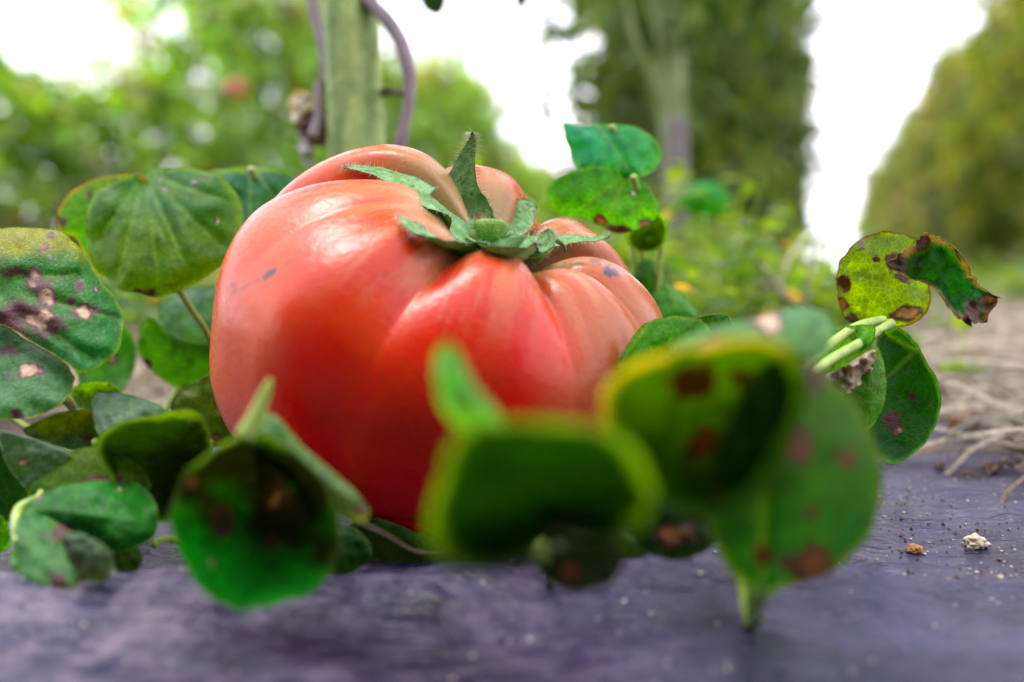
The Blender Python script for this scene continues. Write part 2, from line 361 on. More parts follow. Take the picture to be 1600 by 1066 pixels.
# ------------------------------------------------------------------ sepals, stub, hairs
HV, HF = [], []
def hair(p, d, ln, r=.00005):
    d = Vector(d).normalized(); a = d.orthogonal().normalized(); b = d.cross(a)
    bend = Vector((random.uniform(-1, 1), random.uniform(-1, 1), random.uniform(-1, .6))) * .3
    k = len(HV); mid = p + (d + bend * .3) * ln * .5; tip = p + (d + bend) * ln
    for q, rr in ((p, r), (mid, r * .7)):
        for t in range(3):
            an = t * 2.094; HV.append(q + (a * math.cos(an) + b * math.sin(an)) * rr)
    HV.append(tip)
    for t in range(3):
        t2 = (t + 1) % 3; HF.append((k + t, k + t2, k + 3 + t2, k + 3 + t)); HF.append((k + 3 + t, k + 3 + t2, k + 6))
def sepal(spine, widths, up, cup=.25, lab=None, hairs=140, hl=.0016, col=(.13, .29, .08), tipc=(.05, .05, .025)):
    n = 40; sp = [Vector(p) for p in catmull([tuple(p) for p in spine], n, False)]
    wd = [q[0] for q in catmull([(x,) for x in widths], n, False)]
    wd = [x * (1.42 if len(spine) else 1) for x in wd]; V, C, Fs = [], [], []; m = 13; seed = random.random() * 90
    for layer in (0, 1):
        for i in range(n):
            t = (sp[min(i + 1, n - 1)] - sp[max(i - 1, 0)]).normalized()
            u = up(i / (n - 1)) if callable(up) else Vector(up)
            sd = t.cross(u).normalized(); nn = sd.cross(t).normalized()
            for k in range(m):
                s = k / (m - 1) * 2 - 1; w_ = max(.00008, wd[i] * (1 + .12 * N3(i * .35, seed, s)))
                bend = cup * w_ * s * s + .00025 * N3(i * .6, k * .6, seed) - .0004 * math.exp(-(s / .18) ** 2) * (1 - i / n)
                th = (.00035 * (1 - s * s) + .00006) * (1 if layer else -1)
                V.append(sp[i] + sd * (w_ * s) + nn * (bend + th))
                f = FB(i * .35, k * .35, seed, 3)
                c = mixc(col, (.25, .42, .21), .5 + f); c = mixc(c, (.05, .13, .03), sstep(.4, .6, N3(i * .9, k * .9, seed + 5)))
                c = mixc(c, tipc, sstep(.93, 1, i / (n - 1)))
                C.append(c)
    for layer in (0, 1):
        o = layer * n * m
        for i in range(n - 1):
            for k in range(m - 1):
                q = (o + i * m + k, o + i * m + k + 1, o + (i + 1) * m + k + 1, o + (i + 1) * m + k)
                Fs.append(q if layer else q[::-1])
    o = n * m
    for i in range(n - 1):
        Fs.append((i * m, (i + 1) * m, o + (i + 1) * m, o + i * m)); Fs.append((i * m + m - 1, o + i * m + m - 1, o + (i + 1) * m + m - 1, (i + 1) * m + m - 1))
    ob = mk('sepal', V, Fs, M_SEPAL, tom, cols=C)
    for _ in range(hairs * 2):
        i = random.randrange(n - 1); k = random.choice([0, m - 1]) if random.random() < .4 else random.randrange(m)
        i = min(n - 1, int(n * random.random() ** .8)); ly = 1 if random.random() < .6 else 0
        p = V[ly * n * m + i * m + k]; c = sp[i]
        t = (sp[min(i + 1, n - 1)] - sp[max(i - 1, 0)]).normalized(); u = Vector(up(i / (n - 1)) if callable(up) else up)
        sd = t.cross(u).normalized(); s = k / (m - 1) * 2 - 1
        hair(p, sd * s * 1.1 + u * random.uniform(.2, 1) * (1 if ly else -.6) + t * random.uniform(-.2, .5), hl * random.uniform(.5, 1.15))
    return ob
pc = on_tom(757, 372, .0); PD = proj(pc)[2]
CB = P(762, 376, PD - .001)       # calyx centre
tocam = Vector((0, -1, .25)); upw = Vector((0, -.35, 1))
CDEP = PD
# upright sepal
sepal([P(752, 380, CDEP), P(735, 345, CDEP + .003), P(722, 300, CDEP + .001), P(728, 255, CDEP - .001), P(737, 225, CDEP - .003), P(738, 208, CDEP - .005)],
      [.0042, .0046, .0036, .0019, .0009, .0003], (0, -1, .1), .3, hairs=260, hl=.0021)
# long left sepal lying on the fruit
sepal(lie([(748, 376), (705, 346), (675, 318), (635, 288), (585, 268), (538, 261)]),
      [.0036, .004, .0034, .0026, .0015, .0003], (.1, -.6, .8), .15, hairs=220)
# front left sepal curling up at its tip
sepal(lie([(760, 388), (725, 388), (690, 380), (660, 368), (640, 354), (622, 337)], .0035),
      [.004, .0036, .0030, .0024, .0012, .0002], (0, -.35, .93), .35, hairs=160)
# front right sepal, thick, curling up
sepal([P(762, 386, CDEP - .003), on_tom(795, 397, .0035), on_tom(822, 408, .004), P(846, 404, CDEP - .012), P(857, 385, CDEP - .011), P(853, 361, CDEP - .009)],
      [.0042, .0038, .0034, .0030, .0024, .0008], lambda t: Vector((-.5 * t, -.35 + .2 * t, .9)).normalized(), .5, hairs=160)
# right sepal
sepal([P(775, 382, CDEP), P(820, 385, CDEP - .001), P(860, 379, CDEP - .001), P(900, 374, CDEP), P(930, 374, CDEP + .001), P(953, 369, CDEP + .001)],
      [.0036, .0032, .0022, .0014, .0009, .0003], (0, -.55, .85), .15, hairs=150)
# back right sepal
sepal([P(765, 375, CDEP + .002), P(785, 358, CDEP + .006), P(805, 342, CDEP + .008), P(822, 330, CDEP + .009), P(838, 322, CDEP + .009)],
      [.0036, .0044, .0044, .0034, .0007], (-.2, -.8, .5), .12, hairs=150)
# dried curl beside the front right tip
tube('sepal', [P(862, 362, CDEP - .009), P(868, 374, CDEP - .0105), P(880, 383, CDEP - .0105), P(884, 394, CDEP - .0095)], [.0006, .0008, .0005, .0003], M_STEM, tom)
V, C, Fs = [], [], []                                # fused plate the sepals grow from
for r in range(9):
    for k in range(36):
        a = k * math.pi / 18; rr = r / 8
        x = 762 + 62 * rr * math.cos(a) * (1 + .15 * math.sin(3 * a)); y = 381 + 22 * rr * math.sin(a)
        q = P(x, y, CDEP + .0005 - .004 * (y - 381) / 22 * (1 if y > 381 else -.5)); q.z -= .0012 * rr ** 2; V.append(q)
        f = FB(x * .06, y * .1, 3, 3); C.append(mixc((.12, .26, .11), (.27, .42, .26), .5 + f))
for r in range(8):
    for k in range(36): Fs.append((r * 36 + k, r * 36 + (k + 1) % 36, (r + 1) * 36 + (k + 1) % 36, (r + 1) * 36 + k))
mk('calyx_plate', V, Fs, M_SEPAL, tom, cols=C)
for _ in range(500): hair(random.choice(V[:36 * 8]), (random.uniform(-.6, .6), -.5, 1), random.uniform(.0007, .0016))
sv, sf = tube_geo(catmull([tuple(P(760, 388, CDEP)), tuple(P(763, 372, CDEP - .003)), tuple(P(767, 358, CDEP - .0045)), tuple(P(768, 345, CDEP - .0045))], 14, False),
                  [.0062, .0052, .0043, .0038, .0036, .0036, .0038, .0041, .0044, .0046, .0047, .0045, .0040, .0024], 20)
sv = [v + Vector((N3(v.x * 500, v.y * 500, v.z * 500), 0, N3(v.z * 500, v.x * 500, 3))) * .0006 for v in sv]
mk('stem_stub', sv, sf, M_SEPAL, tom, cols=[mixc((.13, .28, .04), (.26, .42, .10), .5 + N3(v.x * 300, v.z * 300)) for v in sv])
sv2, sf2 = tube_geo([P(752, 384, CDEP - .003), P(742, 374, CDEP - .0045), P(736, 366, CDEP - .005), P(733, 362, CDEP - .005)], [.003, .0028, .0024, .0012], 14)
mk('stem_stub', sv2, sf2, M_SEPAL, tom, cols=[(.14, .24, .06)] * len(sv2))
for _ in range(420):
    v = random.choice(sv); hair(v, (v - P(763, 368, CDEP - .0035)).normalized() + Vector((0, -.2, .2)), random.uniform(.0008, .0018))
for _ in range(300):                                # soft fuzz around the stem hollow
    x, y = random.gauss(765, 34), random.gauss(378, 12); hair(on_tom(x, y, -.0002), (random.uniform(-.5, .5), -.6, 1), random.uniform(.0006, .0014))
tag(mk('hairs', HV, HF, M_HAIR, tom), kind='stuff')

# ------------------------------------------------------------------ leaves of the creeping weed
DK = (.018, .055, .012); GR = (.035, .12, .018); MID = (.05, .17, .02); BL = (.035, .115, .06); PALE = (.10, .2, .11); YG = (.13, .22, .012); YL = (.3, .26, .02); OL = (.055, .09, .012)
TAN = (.46, .31, .23); PUR = (.075, .028, .032); BR = (.085, .038, .02)
def leaf(parent, outline, d, c0=GR, c1=MID, edge=YG, ew=.12, cup=.0, cp=2.5, tx=0.0, ty=0.0, spots=(), base=None, veins=(), rip=.0006,
         gdir=(0, 1), top=None, seed=None, wav=.045, label=None, flip=False, NR=34, NS=110, cen=None, jag=0.0, fold=None, ruf=0.0, sat=True, tr=1.0, ef=None):
    """outline in photo pixels at depth d; tx, ty metres of depth per 100 px; cup pulls the rim towards the lens"""
    seed = seed if seed is not None else random.random() * 100
    if sum(a[0] * b[1] - b[0] * a[1] for a, b in zip(outline, outline[1:] + outline[:1])) < 0: outline = outline[::-1]
    o = catmull(outline, NS)
    cx = cen[0] if cen else sum(p[0] for p in o) / NS; cy_ = cen[1] if cen else sum(p[1] for p in o) / NS
    ext = max(max(p[0] for p in o) - min(p[0] for p in o), max(p[1] for p in o) - min(p[1] for p in o))
    o2 = []
    for k, p in enumerate(o):
        q = 1 + wav * N3(k * .22, seed) + jag * FB(k * .45, seed, 7, 3)
        o2.append((cx + (p[0] - cx) * q, cy_ + (p[1] - cy_) * q))
    ys = [p[1] for p in o]; y0, y1 = min(ys), max(ys); xs = [p[0] for p in o]; x0, x1 = min(xs), max(xs)
    V, C, VE, Fs = [], [], [], []
    sc_ = 90.0 / ext
    for r in range(NR + 1):
        t = (r / NR) ** .85
        for k in range(NS if r else 1):
            ox, oy = o2[k]; x = cx + (ox - cx) * t; y = cy_ + (oy - cy_) * t
            dep = d + tx * (x - cx) / 100 + ty * (y - cy_) / 100 - cup * t ** cp
            dep += rip * FB(x * .022 * sc_ * 2, y * .022 * sc_ * 2, seed, 2) * (.3 + t) * 2
            dep += ruf * math.sin(k * 2 * math.pi * 5 / NS + 3 * N3(k * .06, seed)) * t ** 3
            ve = 0
            for (ax_, ay, bx, by) in veins:
                vx, vy = bx - ax_, by - ay; ll = vx * vx + vy * vy; s = max(0, min(1, ((x - ax_) * vx + (y - ay) * vy) / ll))
                dd = math.hypot(x - ax_ - vx * s, y - ay - vy * s); wv = (2.6 + .012 * ext) * (1 - .55 * s)
                ve = max(ve, math.exp(-(dd / wv) ** 2)); dep += .0022 * math.exp(-(dd / (wv * 3.2)) ** 2) * (1 - .4 * s)
            if fold:
                ax_, ay, bx, by, amt = fold; vx, vy = bx - ax_, by - ay; l = math.hypot(vx, vy)
                dd = abs((x - ax_) * vy - (y - ay) * vx) / l; dep += amt * (1 - math.exp(-dd / 40)) * (1)
            V.append(P(x, y, dep))
            g = (x - x0) / (x1 - x0) * gdir[0] + (y - y0) / (y1 - y0) * gdir[1]
            if gdir[0] < 0: g -= gdir[0]
            if gdir[1] > 1.5: g = sstep(1.05, 1.65, g)
            if gdir[1] < 0: g -= gdir[1]
            nz = max(-.5, min(.5, .7 * FB(x * .02, y * .02, seed, 4)))
            c = mixc(c0, c1, g + .5 * nz)
            c = mixc(c, (c[0] * .6, c[1] * .6, c[2] * .6), sstep(.1, .5, FB(x * .05, y * .05, seed + 9, 3)) * .6)
            if edge is not None: c = mixc(c, edge, sstep(1 - ew * (1 + nz), 1.0, t) * (ef(x, y) if ef else 1))
            if top is not None: c = mixc(c, top[0], sstep(y0 + top[1] * (1 + .5 * nz), y0 + top[1] * .5 * (1 + .5 * nz), y))
            c = mixc(c, mixc(c, (.2, .3, .12), .5), ve * .7)
            if sat:
                l = .2 * c[0] + .7 * c[1] + .1 * c[2]; c = tuple(max(.003, (l + (v - l) * 1.3) * .95) for v in c)
            dead = 0.0 if sat else 1.0
            for s_ in spots:
                sx, sy, sr = s_[:3]; sc0 = s_[3] if len(s_) > 3 else TAN; asp = s_[4] if len(s_) > 4 else 1.0
                q = math.hypot((x - sx) / (sr * asp), (y - sy) / sr) + .7 * FB(x * .55 / sr * 1.2, y * .55 / sr * 1.2, seed + sx, 3)
                c = mixc(c, PUR, sstep(1.3, .8, q)); dead = max(dead, sstep(1.3, .8, q)); c = mixc(c, sc0, sstep(.85, .4, q))
            C.append((c[0], c[1], c[2], tr * (1 - .85 * dead)))
    for k in range(NS): Fs.append((0, 1 + k, 1 + (k + 1) % NS))
    for r in range(1, NR):
        a = 1 + (r - 1) * NS; b = a + NS
        for k in range(NS): Fs.append((a + k, b + k, b + (k + 1) % NS, a + (k + 1) % NS))
    if not flip: Fs = [f[::-1] for f in Fs]
    # thick rounded rim
    rim = 1 + (NR - 1) * NS; ring = [V[rim + k] for k in range(NS)]; bs = len(V); rr = .00012 * (d / .25) ** .5
    cen3 = V[0]
    for k in range(NS):
        t = (ring[(k + 1) % NS] - ring[k - 1]).normalized(); out = (ring[k] - cen3); out = (out - t * out.dot(t)).normalized(); b = t.cross(out)
        for a in range(6):
            an = a * math.pi / 3; V.append(ring[k] + (out * math.cos(an) + b * math.sin(an)) * rr)
            C.append(mixc(C[rim + k], (.2, .3, .08) if sat else C[rim + k], .4))
    for k in range(NS):
        for a in range(6):
            k2 = (k + 1) % NS; a2 = (a + 1) % 6; Fs.append((bs + k * 6 + a, bs + k * 6 + a2, bs + k2 * 6 + a2, bs + k2 * 6 + a))
    ob = mk('leaf', V, Fs, M_LEAF, parent, cols=C)
    if label: ob['label'] = label
    return ob
def pet(parent, pts, r0=.0011, r1=.0009, name='petiole', mat=None):
    return tube(name, [P(*p) for p in pts], [lerp(r0, r1, i / (len(pts) - 1)) for i in range(len(pts))], mat or M_PET, parent, n=8 * len(pts))
def gpt(px, py_d):                  # ground point under pixel column px at depth py_d -> its pixel row
    return (px, 430 + F * (H - .001) / py_d, py_d)

A = empty('creeping_weed', P(*gpt(190, .33)), 'weed at far left with one big leaf full of tan blight spots', 'weed')
leaf(A, [(92, 362), (93, 325), (122, 292), (165, 275), (220, 274), (235, 300), (200, 380), (160, 432), (138, 408), (118, 372)], .322, YG, MID, (.25, .2, .03), .1, cup=-.004,
     spots=[(140, 305, 5, BR), (98, 345, 7, BR)], label='yellow green leaf behind the big dark leaf', tr=2.3)
leaf(A, [(222, 270), (262, 264), (300, 263), (342, 275), (368, 298), (380, 340), (368, 388), (332, 426), (285, 452), (240, 463), (200, 455), (160, 430), (138, 392), (133, 348), (147, 306), (183, 281)],
     .305, (.03, .115, .035), (.1, .17, .008), YG, .1, cup=-.006, ty=-.008, gdir=(-.15, 1), rip=.0012, veins=[(226, 272, 300, 440), (226, 272, 250, 455), (226, 272, 345, 385), (226, 272, 185, 430), (226, 272, 150, 380), (226, 272, 365, 320), (226, 272, 275, 380)],
     spots=[(340, 345, 4, TAN), (303, 285, 5, (.2, .2, .15)), (318, 278, 4, BR), (259, 297, 4, (.25, .28, .22)), (222, 462, 9, BR, 2)], label='large blue green leaf with fanning veins')
leaf(A, [(322, 272), (350, 264), (392, 259), (428, 262), (452, 270), (468, 292), (440, 330), (410, 362), (385, 385), (368, 350), (358, 300)], .335, BL, GR, YG, .1, cup=-.004, top=((.13, .22, .03), 16), ty=-.01, veins=[(392, 259, 390, 360), (392, 259, 430, 310)], spots=[(394, 266, 7, (.4, .4, .32))])
leaf(A, [(-50, 372), (-10, 358), (35, 354), (85, 361), (122, 385), (146, 420), (160, 445), (182, 468), (194, 498), (190, 535), (165, 566), (132, 580), (100, 566), (55, 535), (0, 503), (-50, 480)],
     .243, (.04, .13, .03), (.035, .14, .045), YG, .06, cup=-.004, ty=-.01, rip=.0012, top=((.2, .22, .015), 62), veins=[(-40, 440, 185, 500), (-40, 440, 140, 560), (-40, 440, 120, 430)],
     spots=[(52, 447, 21, TAN), (72, 458, 16, TAN), (30, 495, 26, PUR, 1.7), (62, 500, 14, TAN, 1.6), (88, 508, 12, PUR, 1.4), (128, 486, 11, TAN, 2.0), (110, 470, 7, PUR), (99, 430, 5, PUR), (123, 444, 7, PUR), (68, 389, 7, (.3, .1, .04), 1.8), (80, 368, 6, BR), (150, 452, 5, TAN), (68, 526, 6, PUR), (15, 520, 18, PUR), (20, 425, 8, PUR, 2)],
     label='large green leaf with tan and purple blight spots')
leaf(A, [(-50, 495), (0, 507), (50, 537), (100, 566), (115, 592), (104, 622), (70, 646), (30, 653), (-50, 645)], .238, (.05, .15, .05), PALE, (.2, .25, .08), .06, cup=-.003, ty=-.012,
     spots=[(42, 578, 13, TAN, 1.6), (12, 545, 12, PUR, 1.4), (25, 648, 9, BR)], label='lower green leaf with purple spots at the left edge')
leaf(A, [(246, 492), (262, 466), (298, 452), (350, 448), (375, 480), (360, 535), (300, 537), (264, 520)], .345, (.08, .17, .09), PALE, None, cup=-.003, ty=-.01)
leaf(A, [(234, 496), (220, 520), (217, 550), (238, 582), (280, 608), (325, 602), (355, 580), (360, 542), (302, 536), (264, 520)], .335, DK, (.07, .17, .015), YG, .07, cup=-.002, ty=.01, gdir=(-1, .6), spots=[(228, 570, 8, BR)])
leaf(A, [(118, 548), (150, 520), (190, 510), (212, 540), (205, 590), (170, 625), (130, 615)], .36, MID, PALE, YG, .1, cup=.003, spots=[(176, 560, 9, TAN)])
leaf(A, [(112, 612), (135, 598), (175, 600), (190, 620), (165, 640), (125, 640)], .29, YG, DK, YG, .14, cup=.003)
pet(A, [(279, 452, .306), (300, 485, .31), (325, 525, .315), (345, 600, .325), gpt(300, .33)])
pet(A, [(95, 620, .25), (112, 635, .26), (130, 680, .3), gpt(190, .33)], .0014)
pet(A, [(-20, 400, .27), (-60, 520, .3), (0, 640, .33), gpt(190, .33)], .0012)
pet(A, [(392, 262, .337), (405, 330, .35), (360, 480, .35), gpt(190, .33)])
pet(A, [(170, 610, .355), (175, 640, .34), gpt(190, .33)])
pet(A, [(300, 536, .345), (280, 600, .345), gpt(190, .33)])

B = empty('creeping_weed', P(*gpt(160, .24)), 'low weed in the lower left corner with folded grey green leaves crowded on the sheet', 'weed')
leaf(B, [(268, 632), (298, 602), (335, 584), (365, 600), (372, 680), (340, 700), (290, 690)], .29, (.09, .13, .02), DK, OL, .1, cup=-.002, spots=[(335, 690, 14, (.16, .13, .06))])
leaf(B, [(146, 622), (160, 614), (205, 618), (256, 638), (250, 655), (195, 668), (158, 680), (147, 655)], .233, (.075, .15, .085), (.09, .15, .09), None, cup=-.002, ty=-.015)
leaf(B, [(38, 674), (85, 648), (140, 640), (156, 660), (158, 690), (135, 706), (85, 695)], .24, (.1, .13, .02), (.03, .07, .035), OL, .1, cup=.004, spots=[(140, 685, 6, PUR)])
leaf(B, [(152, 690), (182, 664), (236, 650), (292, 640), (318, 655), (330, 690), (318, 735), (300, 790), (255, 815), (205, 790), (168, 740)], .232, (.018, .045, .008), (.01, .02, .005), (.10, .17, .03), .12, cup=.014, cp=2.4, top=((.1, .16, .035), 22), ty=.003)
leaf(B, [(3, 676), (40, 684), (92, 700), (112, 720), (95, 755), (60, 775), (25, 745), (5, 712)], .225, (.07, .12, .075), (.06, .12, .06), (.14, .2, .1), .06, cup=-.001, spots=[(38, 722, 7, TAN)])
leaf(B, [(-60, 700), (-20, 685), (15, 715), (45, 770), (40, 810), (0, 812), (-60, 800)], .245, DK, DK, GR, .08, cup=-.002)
leaf(B, [(-40, 800), (0, 805), (14, 830), (10, 860), (-40, 865)], .235, YG, MID, YG, .1, cup=-.002, tr=2.3)
leaf(B, [(44, 770), (68, 736), (108, 708), (152, 700), (198, 714), (229, 744), (228, 765), (180, 775), (100, 790), (60, 800)], .222, (.12, .2, .012), (.08, .16, .012), (.14, .2, .02), .06, cup=-.003, ty=-.005, spots=[(165, 750, 8, BR, 4)], tr=2.3)
leaf(B, [(38, 802), (52, 778), (110, 757), (188, 752), (228, 765), (246, 800), (240, 838), (205, 858), (158, 862), (105, 852), (65, 826)], .207, (.04, .16, .04), (.025, .1, .02), (.07, .17, .04), .08, cup=-.006, ty=-.008, rip=.002, spots=[(95, 828, 14, BR, 1.8), (186, 763, 5, (.25, .3, .1)), (62, 775, 8, (.2, .17, .13))], fold=(40, 790, 240, 820, .002))
leaf(B, [(18, 862), (24, 822), (44, 795), (85, 815), (130, 845), (172, 880), (184, 925), (166, 957), (110, 956), (58, 946), (26, 916)], .198, (.06, .17, .06), (.09, .2, .07), (.15, .25, .1), .07, cup=-.004, rip=.001, ty=-.01, ruf=.0004, spots=[(118, 928, 16, (.26, .14, .06), 2.2), (88, 905, 10, BR, 1), (95, 833, 16, PUR, 1.3)], label='pale crumpled leaf lobe with a brown scorched patch')
leaf(B, [(98, 838), (130, 835), (165, 855), (178, 880), (165, 908), (135, 905), (110, 880)], .193, (.06, .1, .06), (.09, .11, .08), (.07, .14, .05), .1, cup=-.003)
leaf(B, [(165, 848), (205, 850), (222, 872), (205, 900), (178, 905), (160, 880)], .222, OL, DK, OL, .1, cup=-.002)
pet(B, [(30, 850, .205), (28, 800, .215), (60, 780, .22), (80, 770, .23), gpt(160, .24)], .0013)
pet(B, [(240, 850, .225), (262, 842, .232), (285, 848, .235)], .0010, .0008)
pet(B, [(150, 690, .235), (160, 740, .245), gpt(160, .24)])
pet(B, [(330, 690, .29), (300, 760, .28), gpt(160, .24)])
pet(B, [(60, 700, .245), (90, 760, .245), gpt(160, .24)])

Cc = empty('creeping_weed', P(*gpt(560, .222)), 'cupped dark green weed leaf with pointed stalk, before the tomato at left', 'weed')
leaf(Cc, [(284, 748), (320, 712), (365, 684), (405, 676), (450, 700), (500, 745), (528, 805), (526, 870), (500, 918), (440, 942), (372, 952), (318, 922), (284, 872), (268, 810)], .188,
     (.008, .010, .003), (.035, .19, .04), (.12, .2, .02), .09, ef=lambda x, y: .15 + .85 * sstep(760, 700, y) * sstep(500, 400, x), cup=.018, cp=2.2, ty=-.001, gdir=(-.6, 1.6), cen=(395, 800),  # near-black top: shade inside the cup painted into the colour
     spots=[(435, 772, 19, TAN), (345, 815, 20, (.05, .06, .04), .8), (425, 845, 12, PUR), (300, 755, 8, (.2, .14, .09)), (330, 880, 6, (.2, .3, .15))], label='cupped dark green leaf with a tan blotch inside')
leaf(Cc, [(378, 672), (405, 648), (432, 652), (475, 700), (520, 738), (560, 775), (577, 803), (560, 815), (520, 795), (470, 758), (420, 712)], .178, (.06, .14, .05), (.12, .17, .08), (.15, .2, .08), .15, cup=-.004, gdir=(.6, .4),
     spots=[(565, 795, 11, (.3, .2, .15))])
leaf(Cc, [(520, 838), (575, 812), (640, 828), (690, 862), (640, 878), (570, 872), (530, 862)], .236, DK, OL, None, cup=-.002, ty=.01)  # this dark leaf and the next double as contact shadow under the tomato
leaf(Cc, [(455, 850), (500, 815), (560, 830), (580, 870), (530, 900), (470, 895)], .225, DK, (.02, .05, .01), None, cup=-.002)
pet(Cc, [(384, 682, .172), (398, 655, .172), (410, 625, .172), (418, 605, .172), (423, 592, .172)], .0019, .0004, 'stalk_tip')
pet(Cc, [(545, 808, .19), (600, 835, .205), (650, 862, .22), gpt(700, .24)], .0004, .0004, mat=M_CRUMB)
pet(Cc, [(400, 690, .18), (430, 800, .205), gpt(470, .222)])

D = empty('creeping_weed', P(*gpt(860, .215)), 'very blurred green cupped leaf nearest the lens, before the middle of the tomato', 'weed')
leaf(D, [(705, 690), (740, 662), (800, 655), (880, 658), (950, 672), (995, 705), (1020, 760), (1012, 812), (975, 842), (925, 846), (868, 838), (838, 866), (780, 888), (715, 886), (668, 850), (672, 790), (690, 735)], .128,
     (.012, .038, .004), (.014, .045, .006), (.15, .24, .01), .19, ef=lambda x, y: .3 + .65 * max(sstep(760, 700, y) * .8, sstep(930, 990, x), sstep(760, 690, x)), cup=.016, cp=3.0, ty=.004, cen=(825, 760), spots=[(870, 835, 20, BR), (905, 680, 6, PALE)])  # dark inside the bright rim: the cup's shade put into the colour
leaf(D, [(680, 560), (700, 535), (722, 560), (740, 600), (775, 640), (785, 670), (745, 690), (712, 665), (684, 625)], .124, (.10, .24, .09), (.16, .28, .12), (.16, .28, .08), .1, cup=-.003, tr=2)
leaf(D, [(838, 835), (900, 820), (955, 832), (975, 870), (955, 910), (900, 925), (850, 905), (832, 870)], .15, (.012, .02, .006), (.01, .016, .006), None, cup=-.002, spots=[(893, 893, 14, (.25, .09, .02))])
pet(D, [(845, 850, .15), (850, 880, .155), gpt(860, .215)])

E = empty('creeping_weed', P(*gpt(1170, .19)), 'big right hand weed with blurred brown spotted front leaf and scorched yellow green upper leaves', 'weed')
leaf(E, [(940, 655), (945, 605), (985, 568), (1045, 550), (1110, 535), (1175, 528), (1235, 545), (1262, 600), (1240, 680), (1200, 750), (1130, 800), (1060, 800), (1000, 760), (955, 710)], .152,
     (.05, .10, .008), (.03, .08, .008), (.28, .26, .015), .15, cup=.018, cp=3.2, ty=.002, cen=(1085, 660), ef=lambda x, y: sstep(1290, 1120, x + (y - 560) * .6) * sstep(770, 640, y), spots=[(1080, 600, 26, BR, 1.4), (1105, 690, 26, (.2, .07, .06)), (1165, 590, 14, BR, 1.6), (1078, 725, 10, (.12, .25, .14)), (960, 700, 10, BR)], label='dark cupped leaf lobe with bright yellow rim')
leaf(E, [(1120, 690), (1165, 600), (1215, 562), (1275, 575), (1330, 622), (1366, 690), (1380, 755), (1362, 830), (1318, 882), (1262, 908), (1212, 922), (1188, 950), (1170, 925), (1138, 885), (1112, 840), (1104, 780)], .146,
     (.045, .10, .008), (.016, .07, .008), (.09, .14, .01), .08, cup=-.006, cp=2, tx=.006, ty=.006, cen=(1240, 750), veins=[(1195, 600, 1190, 930)],
     spots=[(1262, 585, 26, PUR, .8), (1247, 697, 22, (.2, .08, .05)), (1185, 745, 17, (.22, .1, .05), .8), (1325, 718, 17, (.15, .08, .02)), (1192, 870, 15, (.18, .08, .02)), (1262, 888, 26, (.2, .1, .02), 1.5), (1118, 775, 12, (.3, .2, .08)), (1265, 800, 9, BR)], label='large blurred green leaf lobe with reddish brown spots')
leaf(E, [(1050, 548), (1085, 520), (1140, 505), (1190, 495), (1245, 480), (1290, 492), (1300, 530), (1280, 560), (1210, 565), (1120, 562)], .166, (.08, .18, .09), (.1, .2, .05), (.1, .2, .08), .1, cup=-.004, ty=-.012, spots=[(1200, 503, 18, TAN, 1.5), (1120, 555, 24, (.25, .14, .08), 2.2)])
leaf(E, [(955, 590), (975, 548), (1005, 508), (1050, 495), (1095, 503), (1115, 525), (1110, 550), (1050, 552), (1000, 575)], .236, (.07, .2, .015), (.06, .18, .02), (.14, .24, .02), .1, cup=-.004, veins=[(1015, 502, 965, 575)], tr=2.3)
leaf(E, [(1080, 502), (1110, 492), (1135, 493), (1144, 508), (1125, 522), (1100, 516)], .26, GR, OL, YG, .1, spots=[(1118, 514, 7, BR)])
leaf(E, [(1308, 440), (1316, 402), (1350, 371), (1390, 362), (1430, 372), (1455, 395), (1448, 430), (1455, 470), (1432, 503), (1385, 513), (1340, 512), (1314, 482)], .272, (.15, .22, .006), (.13, .19, .006), (.12, .05, .03), .05, cup=-.003, rip=.0012, jag=.03,
     spots=[(1318, 440, 13, BR), (1316, 475, 9, (.3, .18, .1)), (1330, 500, 9, BR), (1346, 384, 6, BR), (1415, 490, 13, (.34, .22, .11), 1.5), (1402, 408, 14, BR), (1412, 432, 10, BR), (1370, 405, 5, BR)], label='yellow green leaf with scorched brown edges', tr=2.3)
leaf(E, [(1395, 405), (1428, 385), (1450, 364), (1478, 378), (1500, 395), (1520, 430), (1542, 455), (1560, 470), (1530, 505), (1505, 502), (1482, 480), (1462, 452), (1440, 440), (1405, 430)], .262, DK, (.04, .16, .05), (.17, .11, .09), .3, cup=.004, cp=3, rip=.003, jag=.12, ruf=.0015, gdir=(1, 0),
     spots=[(1400, 408, 13, (.04, .02, .02)), (1440, 383, 12, (.1, .07, .06)), (1520, 490, 15, BR), (1545, 468, 12, (.25, .18, .14)), (1445, 450, 11, (.2, .15, .13), 1.6), (1505, 395, 10, (.3, .24, .2)), (1495, 500, 9, (.25, .13, .04))], label='dark curled leaf with crisp brown ragged edges')
leaf(E, [(1272, 545), (1296, 518), (1340, 508), (1368, 515), (1350, 560), (1325, 600), (1295, 590)], .25, (.12, .24, .06), (.13, .24, .08), YG, .1, cup=-.002, veins=[(1345, 512, 1285, 585)], tr=2.3)
leaf(E, [(1352, 560), (1372, 545), (1384, 590), (1378, 640), (1352, 672), (1322, 650), (1318, 610)], .245, (.09, .2, .035), (.07, .18, .04), (.14, .24, .05), .12, cup=-.003)
leaf(E, [(1290, 588), (1325, 570), (1362, 548), (1366, 570), (1335, 610), (1312, 612)], .242, (.30, .23, .18), (.17, .12, .10), (.34, .28, .22), .2, cup=-.002, rip=.003, jag=.08, sat=False)
